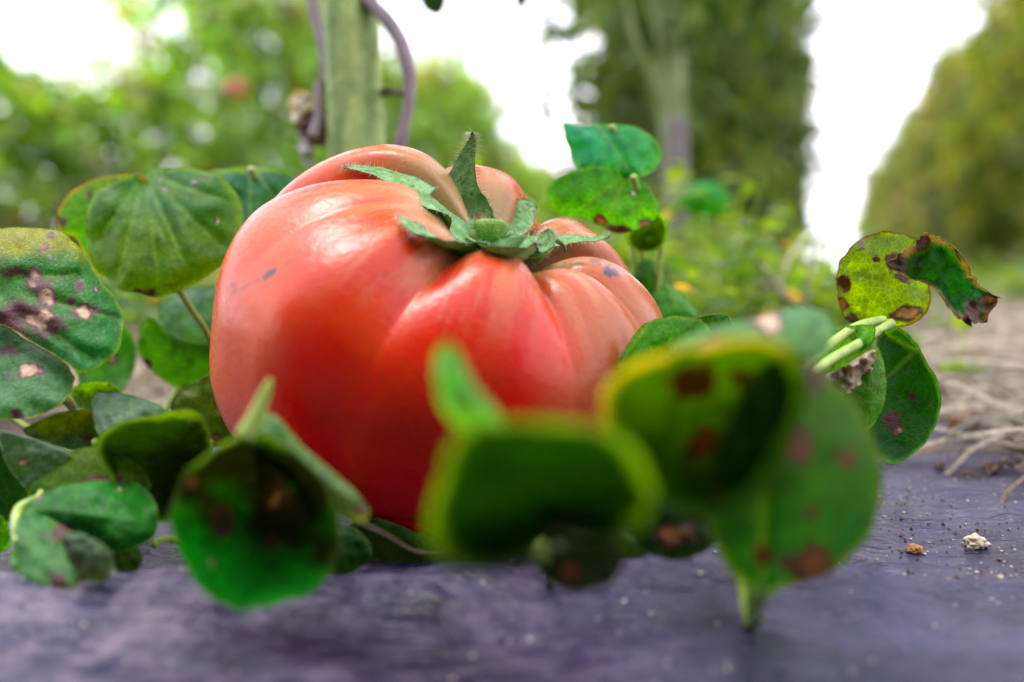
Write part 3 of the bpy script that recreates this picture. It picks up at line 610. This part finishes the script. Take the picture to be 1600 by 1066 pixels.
leaf(E, [(1372, 530), (1400, 512), (1425, 530), (1445, 560), (1466, 602), (1466, 650), (1440, 698), (1398, 724), (1362, 705), (1352, 650), (1362, 590)], .262, (.025, .08, .012), (.018, .07, .012), (.09, .2, .06), .1, cup=.005, cp=3, veins=[(1378, 520, 1455, 560), (1440, 540, 1375, 600)], spots=[(1400, 668, 9, TAN), (1395, 655, 18, PUR, .8), (1425, 620, 6, BR)], label='dark green leaf hanging at the right')
leaf(E, [(1270, 545), (1285, 525), (1312, 512), (1320, 520), (1300, 540), (1280, 560)], .275, BL, GR, PALE, .15, cup=-.001)
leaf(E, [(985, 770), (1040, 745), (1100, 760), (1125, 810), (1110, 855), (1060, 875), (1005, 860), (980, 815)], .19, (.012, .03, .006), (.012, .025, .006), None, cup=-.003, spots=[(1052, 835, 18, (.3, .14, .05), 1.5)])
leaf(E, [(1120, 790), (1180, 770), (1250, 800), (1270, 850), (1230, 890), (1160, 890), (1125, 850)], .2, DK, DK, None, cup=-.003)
leaf(E, [(900, 850), (950, 820), (1010, 830), (1030, 865), (990, 890), (930, 885)], .21, DK, OL, None, cup=-.003)  # dark leaf at the tomato's foot, also standing in for its contact shadow
pet(E, [(1392, 505, .266), (1345, 535, .252), (1290, 568, .238), (1240, 610, .225), (1200, 700, .2), gpt(1170, .19)], .0013, .0013)
pet(E, [(1380, 500, .266), (1335, 512, .255), (1280, 552, .24), (1230, 600, .22), (1190, 700, .2), gpt(1170, .19)], .0012, .0012)
pet(E, [(1188, 925, .150), (1180, 962, .158), (1185, 965, .168), gpt(1170, .19)], .0009, .0009, mat=M_STEM)
pet(E, [(1060, 548, .236), (1080, 620, .22), (1120, 720, .2), gpt(1170, .19)])
pet(E, [(1180, 540, .16), (1185, 640, .175), gpt(1170, .19)], .0010)

G = empty('creeping_weed', P(*gpt(1010, .34)), 'weed behind the right of the tomato, two rounded green leaves against the sky', 'weed')
leaf(G, [(880, 194), (905, 197), (940, 194), (985, 197), (1016, 211), (1033, 235), (1026, 260), (1000, 277), (955, 278), (920, 272), (898, 258), (888, 226)], .325, (.05, .23, .13), (.06, .24, .06), (.1, .24, .04), .1, cup=-.004, ty=-.01, rip=.0012, veins=[(935, 195, 985, 268)], gdir=(.8, .2), label='blue green leaf on top, against the sky')
leaf(G, [(855, 306), (862, 285), (885, 270), (925, 261), (965, 265), (990, 274), (1012, 292), (1027, 322), (1024, 343), (1000, 356), (965, 364), (938, 352), (905, 338), (872, 335)], .312, (.06, .19, .015), (.12, .26, .012), (.14, .26, .04), .08, cup=-.004, ty=-.006, rip=.001, veins=[(980, 272, 900, 330), (980, 272, 945, 355), (980, 272, 1010, 340)],
     spots=[(990, 302, 4, (.5, .55, .5)), (978, 273, 6, (.3, .2, .1)), (965, 361, 8, BR, 3), (1012, 350, 6, (.3, .14, .08), 2), (938, 345, 8, (.35, .2, .15))], label='bright green leaf with brown lower edge', tr=2.3)
leaf(G, [(978, 368), (1000, 345), (1025, 332), (1042, 345), (1040, 375), (1020, 393), (992, 390)], .325, (.03, .06, .008), (.04, .08, .008), (.14, .24, .03), .2, cup=.008, cp=3, tr=2.3)
leaf(G, [(988, 440), (995, 415), (1010, 404), (1028, 415), (1038, 445), (1030, 480), (1005, 500)], .335, (.05, .14, .02), GR, YG, .1, cup=-.003)
leaf(G, [(1028, 445), (1050, 448), (1075, 470), (1088, 492), (1060, 503), (1020, 500), (1018, 470)], .33, (.1, .24, .06), (.06, .18, .05), PALE, .1, cup=-.003, ty=-.01)
pet(G, [(990, 275, .314), (1000, 330, .325), (1005, 420, .34), gpt(1010, .34)])
pet(G, [(955, 196, .33), (975, 260, .335), (990, 400, .34), gpt(1010, .34)])
pet(G, [(1035, 350, .327), (1030, 420, .335), gpt(1010, .34)])

# ------------------------------------------------------------------ crumbs and litter on the film
def on_film(px, py):
    d = .068 * F / (py - 430); q = P(px, py, d); q.z = film_z(q.x, q.y); return q
def lump(name, q, r, mat, seed, sq=.6, label=None, cat=None, rough=.45):
    bm = bmesh.new(); bmesh.ops.create_icosphere(bm, subdivisions=3, radius=r)
    for v in bm.verts:
        n = v.co.normalized(); v.co *= 1 + rough * FB(n.x * 1.6 + seed, n.y * 1.6, n.z * 1.6, 4); v.co.z *= sq; v.co += q + Vector((0, 0, r * sq * .7))
    me = bpy.data.meshes.new(name); bm.to_mesh(me); bm.free(); me.materials.append(mat)
    o = bpy.data.objects.new(name, me); COL.objects.link(o); return tag(o, label, cat)
lump('pale_crumb', on_film(1525, 848), .0027, M_CRUMB_P, 1, .7, 'pale cream crumb on the sheet near the right edge', 'crumb')
lump('orange_crumb', on_film(1428, 856), .0019, M_CRUMB_O, 4, .6, 'small orange brown flake left of the pale crumb on the sheet', 'crumb')
lump('soil_crumb', on_film(1467, 739), .0016, M_CRUMB, 6, .9, 'dark soil crumb with pale side, right of the hanging dark leaf', 'soil crumb')
lump('soil_crumb', on_film(1436, 706), .0019, M_CRUMB, 8, .5, 'small brown soil crumb just beside the hanging dark leaf', 'soil crumb')
lump('soil_clod', on_film(1505, 672), .0055, M_CRUMB_O, 11, 1.0, 'round brown clod at the far edge of the sheet', 'soil clod')
V, Fs = [], []                                       # twiggy litter heap at the right edge
tv = empty('dry_litter', on_film(1545, 745), 'little heap of dark twiggy litter on the sheet by the right edge', 'litter')
for k in range(9):
    a = on_film(1525 + 7 * k + random.uniform(-8, 8), 742 + random.uniform(-7, 8)); a.z += random.uniform(.0005, .003)
    b = a + Vector((random.uniform(-.006, .006), random.uniform(-.004, .004), random.uniform(-.001, .003)))
    tube('twig', [a, (a + b) / 2 + Vector((0, 0, .001)), b], [.0005, .0008, .0003], M_CRUMB, tv, sides=5, n=6)
lm = lump('litter_clump', on_film(1550, 744), .0022, M_CRUMB, 14, .8); lm.parent = tv; lm.matrix_parent_inverse = Matrix.Translation(tv.location).inverted()
V, Fs = [], []
def speck(q, r):
    b = len(V); n = [Vector((random.uniform(.5, 1) * x, random.uniform(.5, 1) * y, random.uniform(.3, .8) * z)) * r for x, y, z in ((1, 0, 0), (-1, 0, 0), (0, 1, 0), (0, -1, 0), (0, 0, 1), (0, 0, -1))]
    V.extend(q + k + Vector((0, 0, r * .3)) for k in n)
    for f in ((0, 2, 4), (2, 1, 4), (1, 3, 4), (3, 0, 4), (2, 0, 5), (1, 2, 5), (3, 1, 5), (0, 3, 5)): Fs.append(tuple(b + i for i in f))
for mat, cnt, nm in ((M_CRUMB, 420, 'soil_specks'), (M_CRUMB_P, 260, 'pale_grit')):
    V, Fs = [], []
    for _ in range(cnt):
        if random.random() < .6: q = on_film(random.uniform(1370, 1640), random.uniform(690, 900) if random.random() < .75 else random.uniform(690, 760))
        else: q = on_film(random.uniform(-50, 1600), random.uniform(700, 1066))
        speck(q, random.uniform(.0002, .0007) * (1.0 if random.random() < .9 else 1.7))
    tag(mk(nm, V, Fs, mat, smooth=False), label='tiny crumbs of ' + ('dark soil' if mat is M_CRUMB else 'pale grit') + ' scattered over the plastic sheet', cat='crumbs', kind='stuff')

# ------------------------------------------------------------------ straw, dry stems and low green weeds beyond the film
RA = math.atan(450 / F)                                # rows run 16 degrees to the right of the lens axis
RD = Vector((math.sin(RA), math.cos(RA), 0)); RP = Vector((math.cos(RA), -math.sin(RA), 0))
def strip(V, Fs, C, a, b, sag, wd, col):
    k = len(V); n = 4; sd = (b - a).cross(Vector((0, 0, 1))); sd = sd.normalized() * wd if sd.length > 1e-6 else Vector((wd, 0, 0))
    for i in range(n + 1):
        t = i / n; p = a.lerp(b, t) + sag * math.sin(t * math.pi); w_ = (1 - .5 * t)
        V += [p - sd * w_, p + Vector((0, 0, wd * .8)), p + sd * w_]; C += [col] * 3
    for i in range(n):
        q = k + 3 * i; Fs.append((q, q + 1, q + 4, q + 3)); Fs.append((q + 1, q + 2, q + 5, q + 4))
m_straw = leaf_mat('straw_blades', rough=.6, trans=.2, scale=.3, tint=(1.1, 1.05, .9), spec=.3)
V, Fs, C = [], [], []
for _ in range(7000):
    y = .33 + 2.6 * random.random() ** 1.8; x = (random.uniform(-300, 2000) - 800) / F * y
    edge_y = .50 + .01 * N3(x * 30, 1) if x > .02 else .43
    if y < edge_y and x < .205 + .008 * N3(y * 40, 3): continue
    if y < .45 and x < 0: continue
    a = Vector((x, y, random.uniform(-.004, .012))); an = random.uniform(0, 6.28); ln = random.uniform(.02, .09) * (1 + y * .4)
    b = a + Vector((math.cos(an) * ln, math.sin(an) * ln * .8, random.uniform(-.008, .02)))
    col = mixc((.14, .11, .08), (.42, .35, .28), random.random()) if random.random() < .8 else (.16, .11, .07)
    strip(V, Fs, C, a, b, Vector((random.uniform(-.01, .01), 0, random.uniform(.0, .012))), random.uniform(.0006, .0022) * (1 + y * .5), col)
tag(mk('dry_straw', V, Fs, m_straw, cols=C), label='pale dry straw and dead grass covering the path beyond the sheet', cat='straw', kind='stuff')

def blade_leaf(V, Fs, C, p, dr, nr, ln, wd, col):
    """folded pointed leaf, 8 vertices"""
    dr = dr.normalized(); sd = dr.cross(nr)
    if sd.length < 1e-5: sd = dr.orthogonal()
    sd.normalize(); up = sd.cross(dr); k = len(V)
    V += [p, p + dr * ln * .3 + sd * wd * .42 + up * ln * .07, p + dr * ln * .34, p + dr * ln * .3 - sd * wd * .42 + up * ln * .07,
          p + dr * ln * .68 + sd * wd * .38 + up * ln * .04, p + dr * ln * .7 - up * ln * .06, p + dr * ln * .68 - sd * wd * .38 + up * ln * .04, p + dr * ln - up * ln * .2]
    C += [col] * 8
    Fs += [(k, k + 1, k + 2), (k, k + 2, k + 3), (k + 1, k + 4, k + 5, k + 2), (k + 2, k + 5, k + 6, k + 3), (k + 4, k + 7, k + 5), (k + 5, k + 7, k + 6)]
def rv(s=1): return Vector((random.uniform(-1, 1), random.uniform(-1, 1), random.uniform(-1, 1))) * s

def weed_patch(name, spots, label, cat, lsize, stuff=True, cols=((.05, .13, .012), (.16, .22, .03)), dry=.02, group=None):
    V, Fs, C = [], [], []
    for (x, y, h, wd, n) in spots:
        for _ in range(n):
            b = Vector((x + random.gauss(0, wd), y + random.gauss(0, wd), -.008)); hh = h * random.uniform(.4, 1.05)
            tip = b + Vector((random.gauss(0, .3) * hh, random.gauss(0, .3) * hh, hh))
            strip(V, Fs, C, b, tip, Vector((0, 0, 0)), .0009, (.12, .2, .05))
            for j in range(random.randint(5, 9)):
                t = random.uniform(.25, 1); p = b.lerp(tip, t); dr = rv(); dr.z = abs(dr.z) * .4
                col = mixc(cols[0], cols[1], random.random()) if random.random() > dry else (.3, .22, .12)
                s = lsize * random.uniform(.6, 1.3); blade_leaf(V, Fs, C, p, dr, Vector((0, 0, 1)) + rv(.5), s, s * .8, col)
    return tag(mk(name, V, Fs, M_BG, cols=C), label=label, cat=cat, group=group, kind='stuff' if stuff else None)
sp = []
for _ in range(85):
    d = random.uniform(.5, 1.5); px = random.uniform(930, 1345); hmax = .068 + (430 - random.uniform(300, 420) - max(0, px - 1150) * .1) / F * d
    if px < 1130: hmax += .035 * d
    sp.append(((px - 800) / F * d, d, max(.03, hmax), .03, 7))
weed_patch('low_weeds', sp, 'bright yellow green small leaved weeds growing behind the tomato at right', 'ground cover', .016)
sp = []
for _ in range(60):
    d = random.uniform(.7, 2.0); px = random.uniform(-100, 880); sp.append(((px - 800) / F * d, d, random.uniform(.05, .16), .04, 8))
weed_patch('ground_weeds', sp, 'mixed green weeds low under the left plant row', 'ground cover', .022, cols=((.04, .12, .03), (.14, .2, .06)))
sp = []
for _ in range(150):
    t = random.uniform(1.8, 9); l = random.uniform(.35, 1.4); q = RD * t + RP * l; sp.append((q.x, q.y, random.uniform(.05, .15), .08, 8))
weed_patch('path_grass', sp, 'soft green grass and weeds along the foot of the right row', 'grass', .04, cols=((.1, .18, .04), (.2, .27, .09)))
# bare forked twig standing among the weeds
tw = empty('dry_twig', P(*gpt(1240, .62)), 'forked dry pale twig leaning among the green weeds behind the tomato', 'twig')
tube('branch', [P(1300, 560, .58), P(1215, 448, .56), P(1150, 370, .55)], [.0026, .0022, .001], M_STRAW, tw)
tube('branch', [P(1225, 462, .56), P(1150, 425, .56), P(1110, 405, .57)], [.002, .0016, .0008], M_STRAW, tw)
tube('branch', [P(1215, 450, .56), P(1235, 400, .57), P(1262, 372, .58)], [.0014, .001, .0005], M_STRAW, tw)
tw2 = empty('dry_twig', P(*gpt(1270, .5)), 'thin upright grey stalk before the bright gap of sky at right', 'twig')
tube('branch', [P(1262, 560, .5), P(1262, 450, .5), P(1272, 400, .5), P(1276, 372, .5)], [.0009, .0008, .0006, .0003], M_DRY, tw2)
lump('green_bud_leaf', P(1100, 312, .62), .001, M_PET, 3) if False else None
gl = empty('young_weed', P(1100, 312, .62) * 1.0, 'single blurred green leaf rising behind the low weeds, right of the sky facing leaves', 'weed')
gl.location.z = 0
leaf(gl, [(1065, 305), (1085, 288), (1115, 285), (1138, 305), (1130, 330), (1095, 338), (1070, 328)], .62, (.05, .2, .06), MID, None, cup=-.006, NR=12, NS=40)
tube('stem', [P(1100, 335, .62), Vector((P(1102, 400, .64).x, .64, .03)), Vector((P(1105, 430, .64).x, .64, -.008))], [.0012, .0014, .0016], M_PET, gl)

# ------------------------------------------------------------------ staked tomato vines in rows
def vine_proto(seed, h=1.45, wd=.26, nleaf=2600, dry=.12, gap=.08, cols=((.035, .10, .02), (.13, .19, .04)), ls=.05, zmin=.02, fq=7):
    random.seed(seed)
    root = bpy.data.objects.new('tomato_vine', None); COL.objects.link(root)
    stems = []
    for k in range(3):
        a = random.uniform(0, 6.28); pts = [(math.cos(a) * .05 * (1 + i * .3) + random.gauss(0, .02), math.sin(a) * .05 * (1 + i * .3) + random.gauss(0, .02), h * i / 6 - .01) for i in range(7)]
        stems.append(pts)
        tube('stem', pts, [.008 - .0008 * i for i in range(7)], M_STEM if k else M_DRY, root, sides=6, n=18)
    V, Fs, C = [], [], []
    n = 0
    while n < nleaf:
        z = random.uniform(zmin, h); a = random.uniform(0, 6.28)
        prof = wd * (.65 + .5 * math.sin(min(1, z / h) * math.pi * .9) + .75 * N3(z * 6, seed, a * .7))
        r = prof * random.random() ** .5
        p = Vector((math.cos(a) * r, math.sin(a) * r, z))
        if N3(p.x * fq + seed, p.y * fq, p.z * fq) < gap - .3: continue
        # a compound leaf: rachis with leaflets
        dr = Vector((math.cos(a), math.sin(a), random.uniform(-.9, .3))) + rv(.5); dr.normalize()
        isdry = N3(p.x * 4, p.y * 4 + seed, p.z * 4) > .45 - dry
        col = mixc(cols[0], cols[1], random.random()) if not isdry or random.random() < .3 else mixc((.17, .12, .08), (.30, .25, .18), random.random())
        for j in range(5):
            q = p + dr * (.022 * j); d2 = dr + rv(.7) + (dr.orthogonal().normalized() * (1.1 if j % 2 else -1.1) if j < 4 else Vector((0, 0, 0)))
            s = ls * random.uniform(.55, 1.15)
            blade_leaf(V, Fs, C, q, d2, Vector((0, 0, 1)) + rv(.6), s, s * .62, (col[0] * random.uniform(.8, 1.2), col[1] * random.uniform(.85, 1.15), col[2])); n += 1
    ob = mk('foliage', V, Fs, M_BG, root, cols=C, smooth=False); ob['kind'] = 'stuff'
    return root
def place(root, loc, rz, s, label, group, first=False):
    if first: r = root
    else:
        r = root.copy(); COL.objects.link(r)
        for ch in root.children:
            c = ch.copy(); COL.objects.link(c); c.parent = r
    r.location = loc; r.rotation_euler = (0, 0, rz); r.scale = (s,) * 3 if not hasattr(s, '__len__') else s
    return tag(r, label, 'tomato plant', group)
green = [vine_proto(s, nleaf=4300, ls=.066, gap=.24, wd=.36, fq=10, cols=((.02, .075, .010), (.28, .42, .05))) for s in (11, 12, 13)]
dark = [vine_proto(s, h=1.5, wd=.22, nleaf=2800, gap=.32, ls=.058, fq=11, cols=((.02, .045, .006), (.13, .19, .03)), dry=.03) for s in (21, 22)]
olive = [vine_proto(s, h=1.3, wd=.28, nleaf=3200, gap=.25, ls=.065, cols=((.07, .10, .03), (.17, .21, .05)), dry=.04) for s in (31, 32)]
used = set()
def put(protos, i, t, l, s, label, group, rz=None):
    pr = protos[i % len(protos)]; q = RD * t + RP * l
    place(pr, (q.x, q.y, -.01), random.uniform(0, 6.28) if rz is None else rz, s, label, group, first=pr.name not in used); used.add(pr.name)
random.seed(5)
# left row
G1 = 'tomato vines of the left row'
t = 1.6; i = 0
while t < 17:
    sc_ = .47 if t < 3.0 else (1.0 if t < 4.6 else (.93 if t < 7 else .7))
    put(green, i, t, -2.15 + random.uniform(-.06, .06), (.42, 1.15, sc_ * random.uniform(.92, 1.08)), 'leafy tomato vine in the long row receding on the left, behind the tomato', G1, rz=-RA + (math.pi if random.random() < .5 else 0)); t += .42 if t < 8 else .8; i += 1
# middle row: its right flank runs straight away from the lens
t = 1.95; i = 0
while t < 13:
    put(dark, i, t, -.27 + random.uniform(-.14, .08), (random.uniform(.7, 1.0), random.uniform(.7, 1.0), random.uniform(.95, 1.1)), 'dark dense tomato vine in the middle row, right of the white gap', 'tomato vines of the middle row'); t += .4 if t < 6 else .8; i += 1
t = 2.6; i = 0
while t < 16:
    put(olive, i, t, 1.06 + random.uniform(-.06, .06), (1, 1, random.uniform(1.05, 1.2)), 'olive and brown tomato vine in the row at the right edge', 'tomato vines of the right row'); t += .42 if t < 7 else .8; i += 1
for k, (t, l, hz) in enumerate([(-.55 + .06 * math.sin(q * 3), -1.3 + .32 * q, .48 + .08 * math.sin(q * 5)) for q in range(9)] + [(-1.1, -.6, .8), (-1.2, -.1, .8), (-1.2, .4, .8), (-1.5, -.35, .9)]):  # unseen vines added behind the lens to hold back front sky light
    put(dark, k, t, l, (1.0, 1.0, hz), 'unseen tomato vine added behind the camera to block front sky light', 'added light blocking vines behind the camera')
# ------------------------------------------------------------------ the near plant with the ribbed stem
np_ = empty('staked_plant', (P(545, 430, .43).x, .43, 0), 'near blurred plant with thick ribbed green stem and grey curled dry shoot, behind the tomato', 'plant')
V, Fs, C = [], [], []; n = 50; m = 36
for i in range(n):
    z = -.004 + .62 * i / (n - 1); cx = P(548, 430, .43).x + .003 * math.sin(z * 14); r0 = .0118 * (1.0 + .10 * math.sin(z * 30) + .08 * N3(z * 22, 4)) * (1.08 - .25 * z)
    for k in range(m):
        a = 2 * math.pi * k / m; r = r0 * (1 + .07 * math.cos(a * 5 + z * 6) + .05 * N3(z * 60, a * 3))
        V.append((cx + r * math.cos(a), .43 + r * math.sin(a), z)); C.append(mixc((.14, .24, .04), (.42, .54, .19), .5 + .3 * math.cos(a * 5 + z * 6) + .6 * N3(z * 45, a * 2)))
for i in range(n - 1):
    for k in range(m): Fs.append((i * m + k, i * m + (k + 1) % m, (i + 1) * m + (k + 1) % m, (i + 1) * m + k))
mk('stem', V, Fs, leaf_mat('ribbed_stem', trans=.05, scale=.5), np_, cols=C)
tube('dry_shoot', [P(530, -60, .42), P(562, -10, .415), P(600, 25, .41), P(628, 70, .408), P(640, 120, .408), P(638, 165, .408), P(625, 230, .41), P(618, 300, .42)], [.0028, .003, .0031, .0032, .0028, .0022, .0026, .002], M_DRY, np_)
tube('dry_shoot', [P(478, -40, .46), P(492, 20, .455), P(503, 70, .45), P(510, 130, .445)], [.003, .0026, .0022, .002], M_DRY, np_)
tube('side_twig', [P(585, 148, .425), P(610, 143, .418), P(638, 150, .41)], [.0018, .0016, .0012], M_BROWN, np_)
tube('side_twig', [P(500, 130, .43), P(498, 180, .425), P(488, 215, .42)], [.0022, .0022, .0026], M_DRY, np_)
def curl_leaf(outline, d, c0, c1, cup, par, name='dry_leaf'):
    o = leaf(par, outline, d, c0, c1, None, cup=cup, rip=.004, jag=.1, NR=12, NS=40, sat=False); o.name = name
curl_leaf([(460, 195), (480, 175), (512, 178), (525, 205), (510, 228), (478, 222)], .425, (.12, .06, .05), (.28, .18, .16), -.006, np_)
curl_leaf([(455, 150), (472, 143), (492, 152), (496, 172), (478, 178), (462, 195), (455, 172)], .43, (.55, .52, .5), (.6, .58, .56), -.003, np_)  # near-white colour paints in the highlights on this leaf
curl_leaf([(465, 225), (478, 218), (490, 235), (488, 262), (474, 255)], .42, (.35, .34, .34), (.3, .32, .3), -.003, np_)
random.seed(77); V, Fs, C = [], [], []
for _ in range(420):                                    # its crown, above the picture
    a = random.uniform(0, 6.28); r = .16 * random.random() ** .5; p = Vector((P(548, 430, .43).x + r * math.cos(a) - .02, .47 + r * math.sin(a) * .8, random.uniform(.34, .72)))
    s = random.uniform(.03, .06); blade_leaf(V, Fs, C, p, rv() + Vector((math.cos(a), math.sin(a), -.5)), Vector((0, 0, 1)) + rv(.5), s, s * .6, mixc((.04, .11, .02), (.12, .18, .04), random.random()))
mk('foliage', V, Fs, M_BG, np_, cols=C, smooth=False)['kind'] = 'stuff'
# hanging leaf tips over the gap
hl = empty('hanging_vine', P(760, -160, .55), 'drooping vine whose dark leaf tips dip into the top of the white gap', 'vine')
tube('stem', [P(560, -190, .5), P(680, -130, .54), P(790, -120, .56), P(880, -170, .6)], [.002, .002, .002, .0015], M_STEM, hl)
for q in ([(650, -110), (700, -120), (700, -20), (690, 22), (662, 14), (650, -30)], [(800, -100), (835, -100), (832, -20), (812, 16), (802, -20)]):
    leaf(hl, q, .55, DK, (.02, .04, .02), None, cup=-.004, NR=12, NS=40)
# ------------------------------------------------------------------ near plant of the middle row: green stem, strings, stake
m1 = empty('staked_plant', (P(1045, 430, 1.0).x, 1.0, 0), 'thick pale green stem with grey dead shoots, before the dark middle row', 'plant')
V, Fs = [], []
tube('stem', [(P(1060, 430, 1).x, 1.0, -.01), P(1058, 330, 1.0), P(1052, 200, 1.0), P(1045, 80, 1.0), P(1038, -60, 1.0), P(1030, -300, 1.0)], [.011, .012, .014, .015, .014, .011], M_PSTEM, m1, sides=14)
tube('dry_shoot', [P(1050, 200, .97), P(1000, 80, .95), P(975, 0, .95), P(955, -90, .95)], [.0022, .003, .003, .0024], M_PSTEM, m1)
tube('dry_shoot', [P(1045, 180, .98), P(1025, 60, .96), P(1005, -60, .96)], [.003, .003, .003], M_PSTEM, m1)
tube('dry_shoot', [P(1065, 160, 1.0), P(1110, 130, .98), P(1150, 175, .98)], [.003, .002, .0015], M_STEM, m1)
sk = tag(tube('wooden_stake', [(P(1058, 430, .93).x, .93, -.01), P(1058, 300, .93), P(1057, 185, .93)], [.011, .011, .010], M_WOOD, None, sides=8), 'short grey wooden stake at the foot of the pale green stem', 'stake')
random.seed(9); V, Fs, C = [], [], []
for _ in range(700):
    p = P(random.uniform(900, 1230), random.uniform(-350, 40), random.uniform(.95, 1.3)); s = random.uniform(.03, .05)
    blade_leaf(V, Fs, C, p, rv() + Vector((0, 0, -.5)), Vector((0, 0, 1)) + rv(.5), s, s * .6, mixc((.03, .08, .015), (.09, .14, .03), random.random()))
mk('foliage', V, Fs, M_BG, m1, cols=C, smooth=False)['kind'] = 'stuff'
# small red tomato ripening in the left row
q = P(368, 140, 3.2)
rt = empty('hanging_tomato', q, 'small blurred red tomato hanging in the vines at upper left', 'tomato')
bm = bmesh.new(); bmesh.ops.create_uvsphere(bm, u_segments=24, v_segments=14, radius=.036)
for v in bm.verts:
    a = math.atan2(v.co.y, v.co.x); v.co *= 1 + .05 * math.cos(5 * a) * (1 - abs(v.co.z) / .036); v.co.z *= .85
me = bpy.data.meshes.new('fruit'); bm.to_mesh(me); bm.free()
me.polygons.foreach_set('use_smooth', [True] * len(me.polygons)); me.materials.append(plain_mat('red_skin', (.3, .04, .015), (.36, .09, .03), 20, .4, 0, .001)); o = bpy.data.objects.new('fruit', me); COL.objects.link(o); o.parent = rt
tube('stalk', [q + Vector((0, 0, .02)), q + Vector((.005, .01, .05)), q + Vector((0, .05, .08))], [.003, .002, .002], M_STEM, rt)
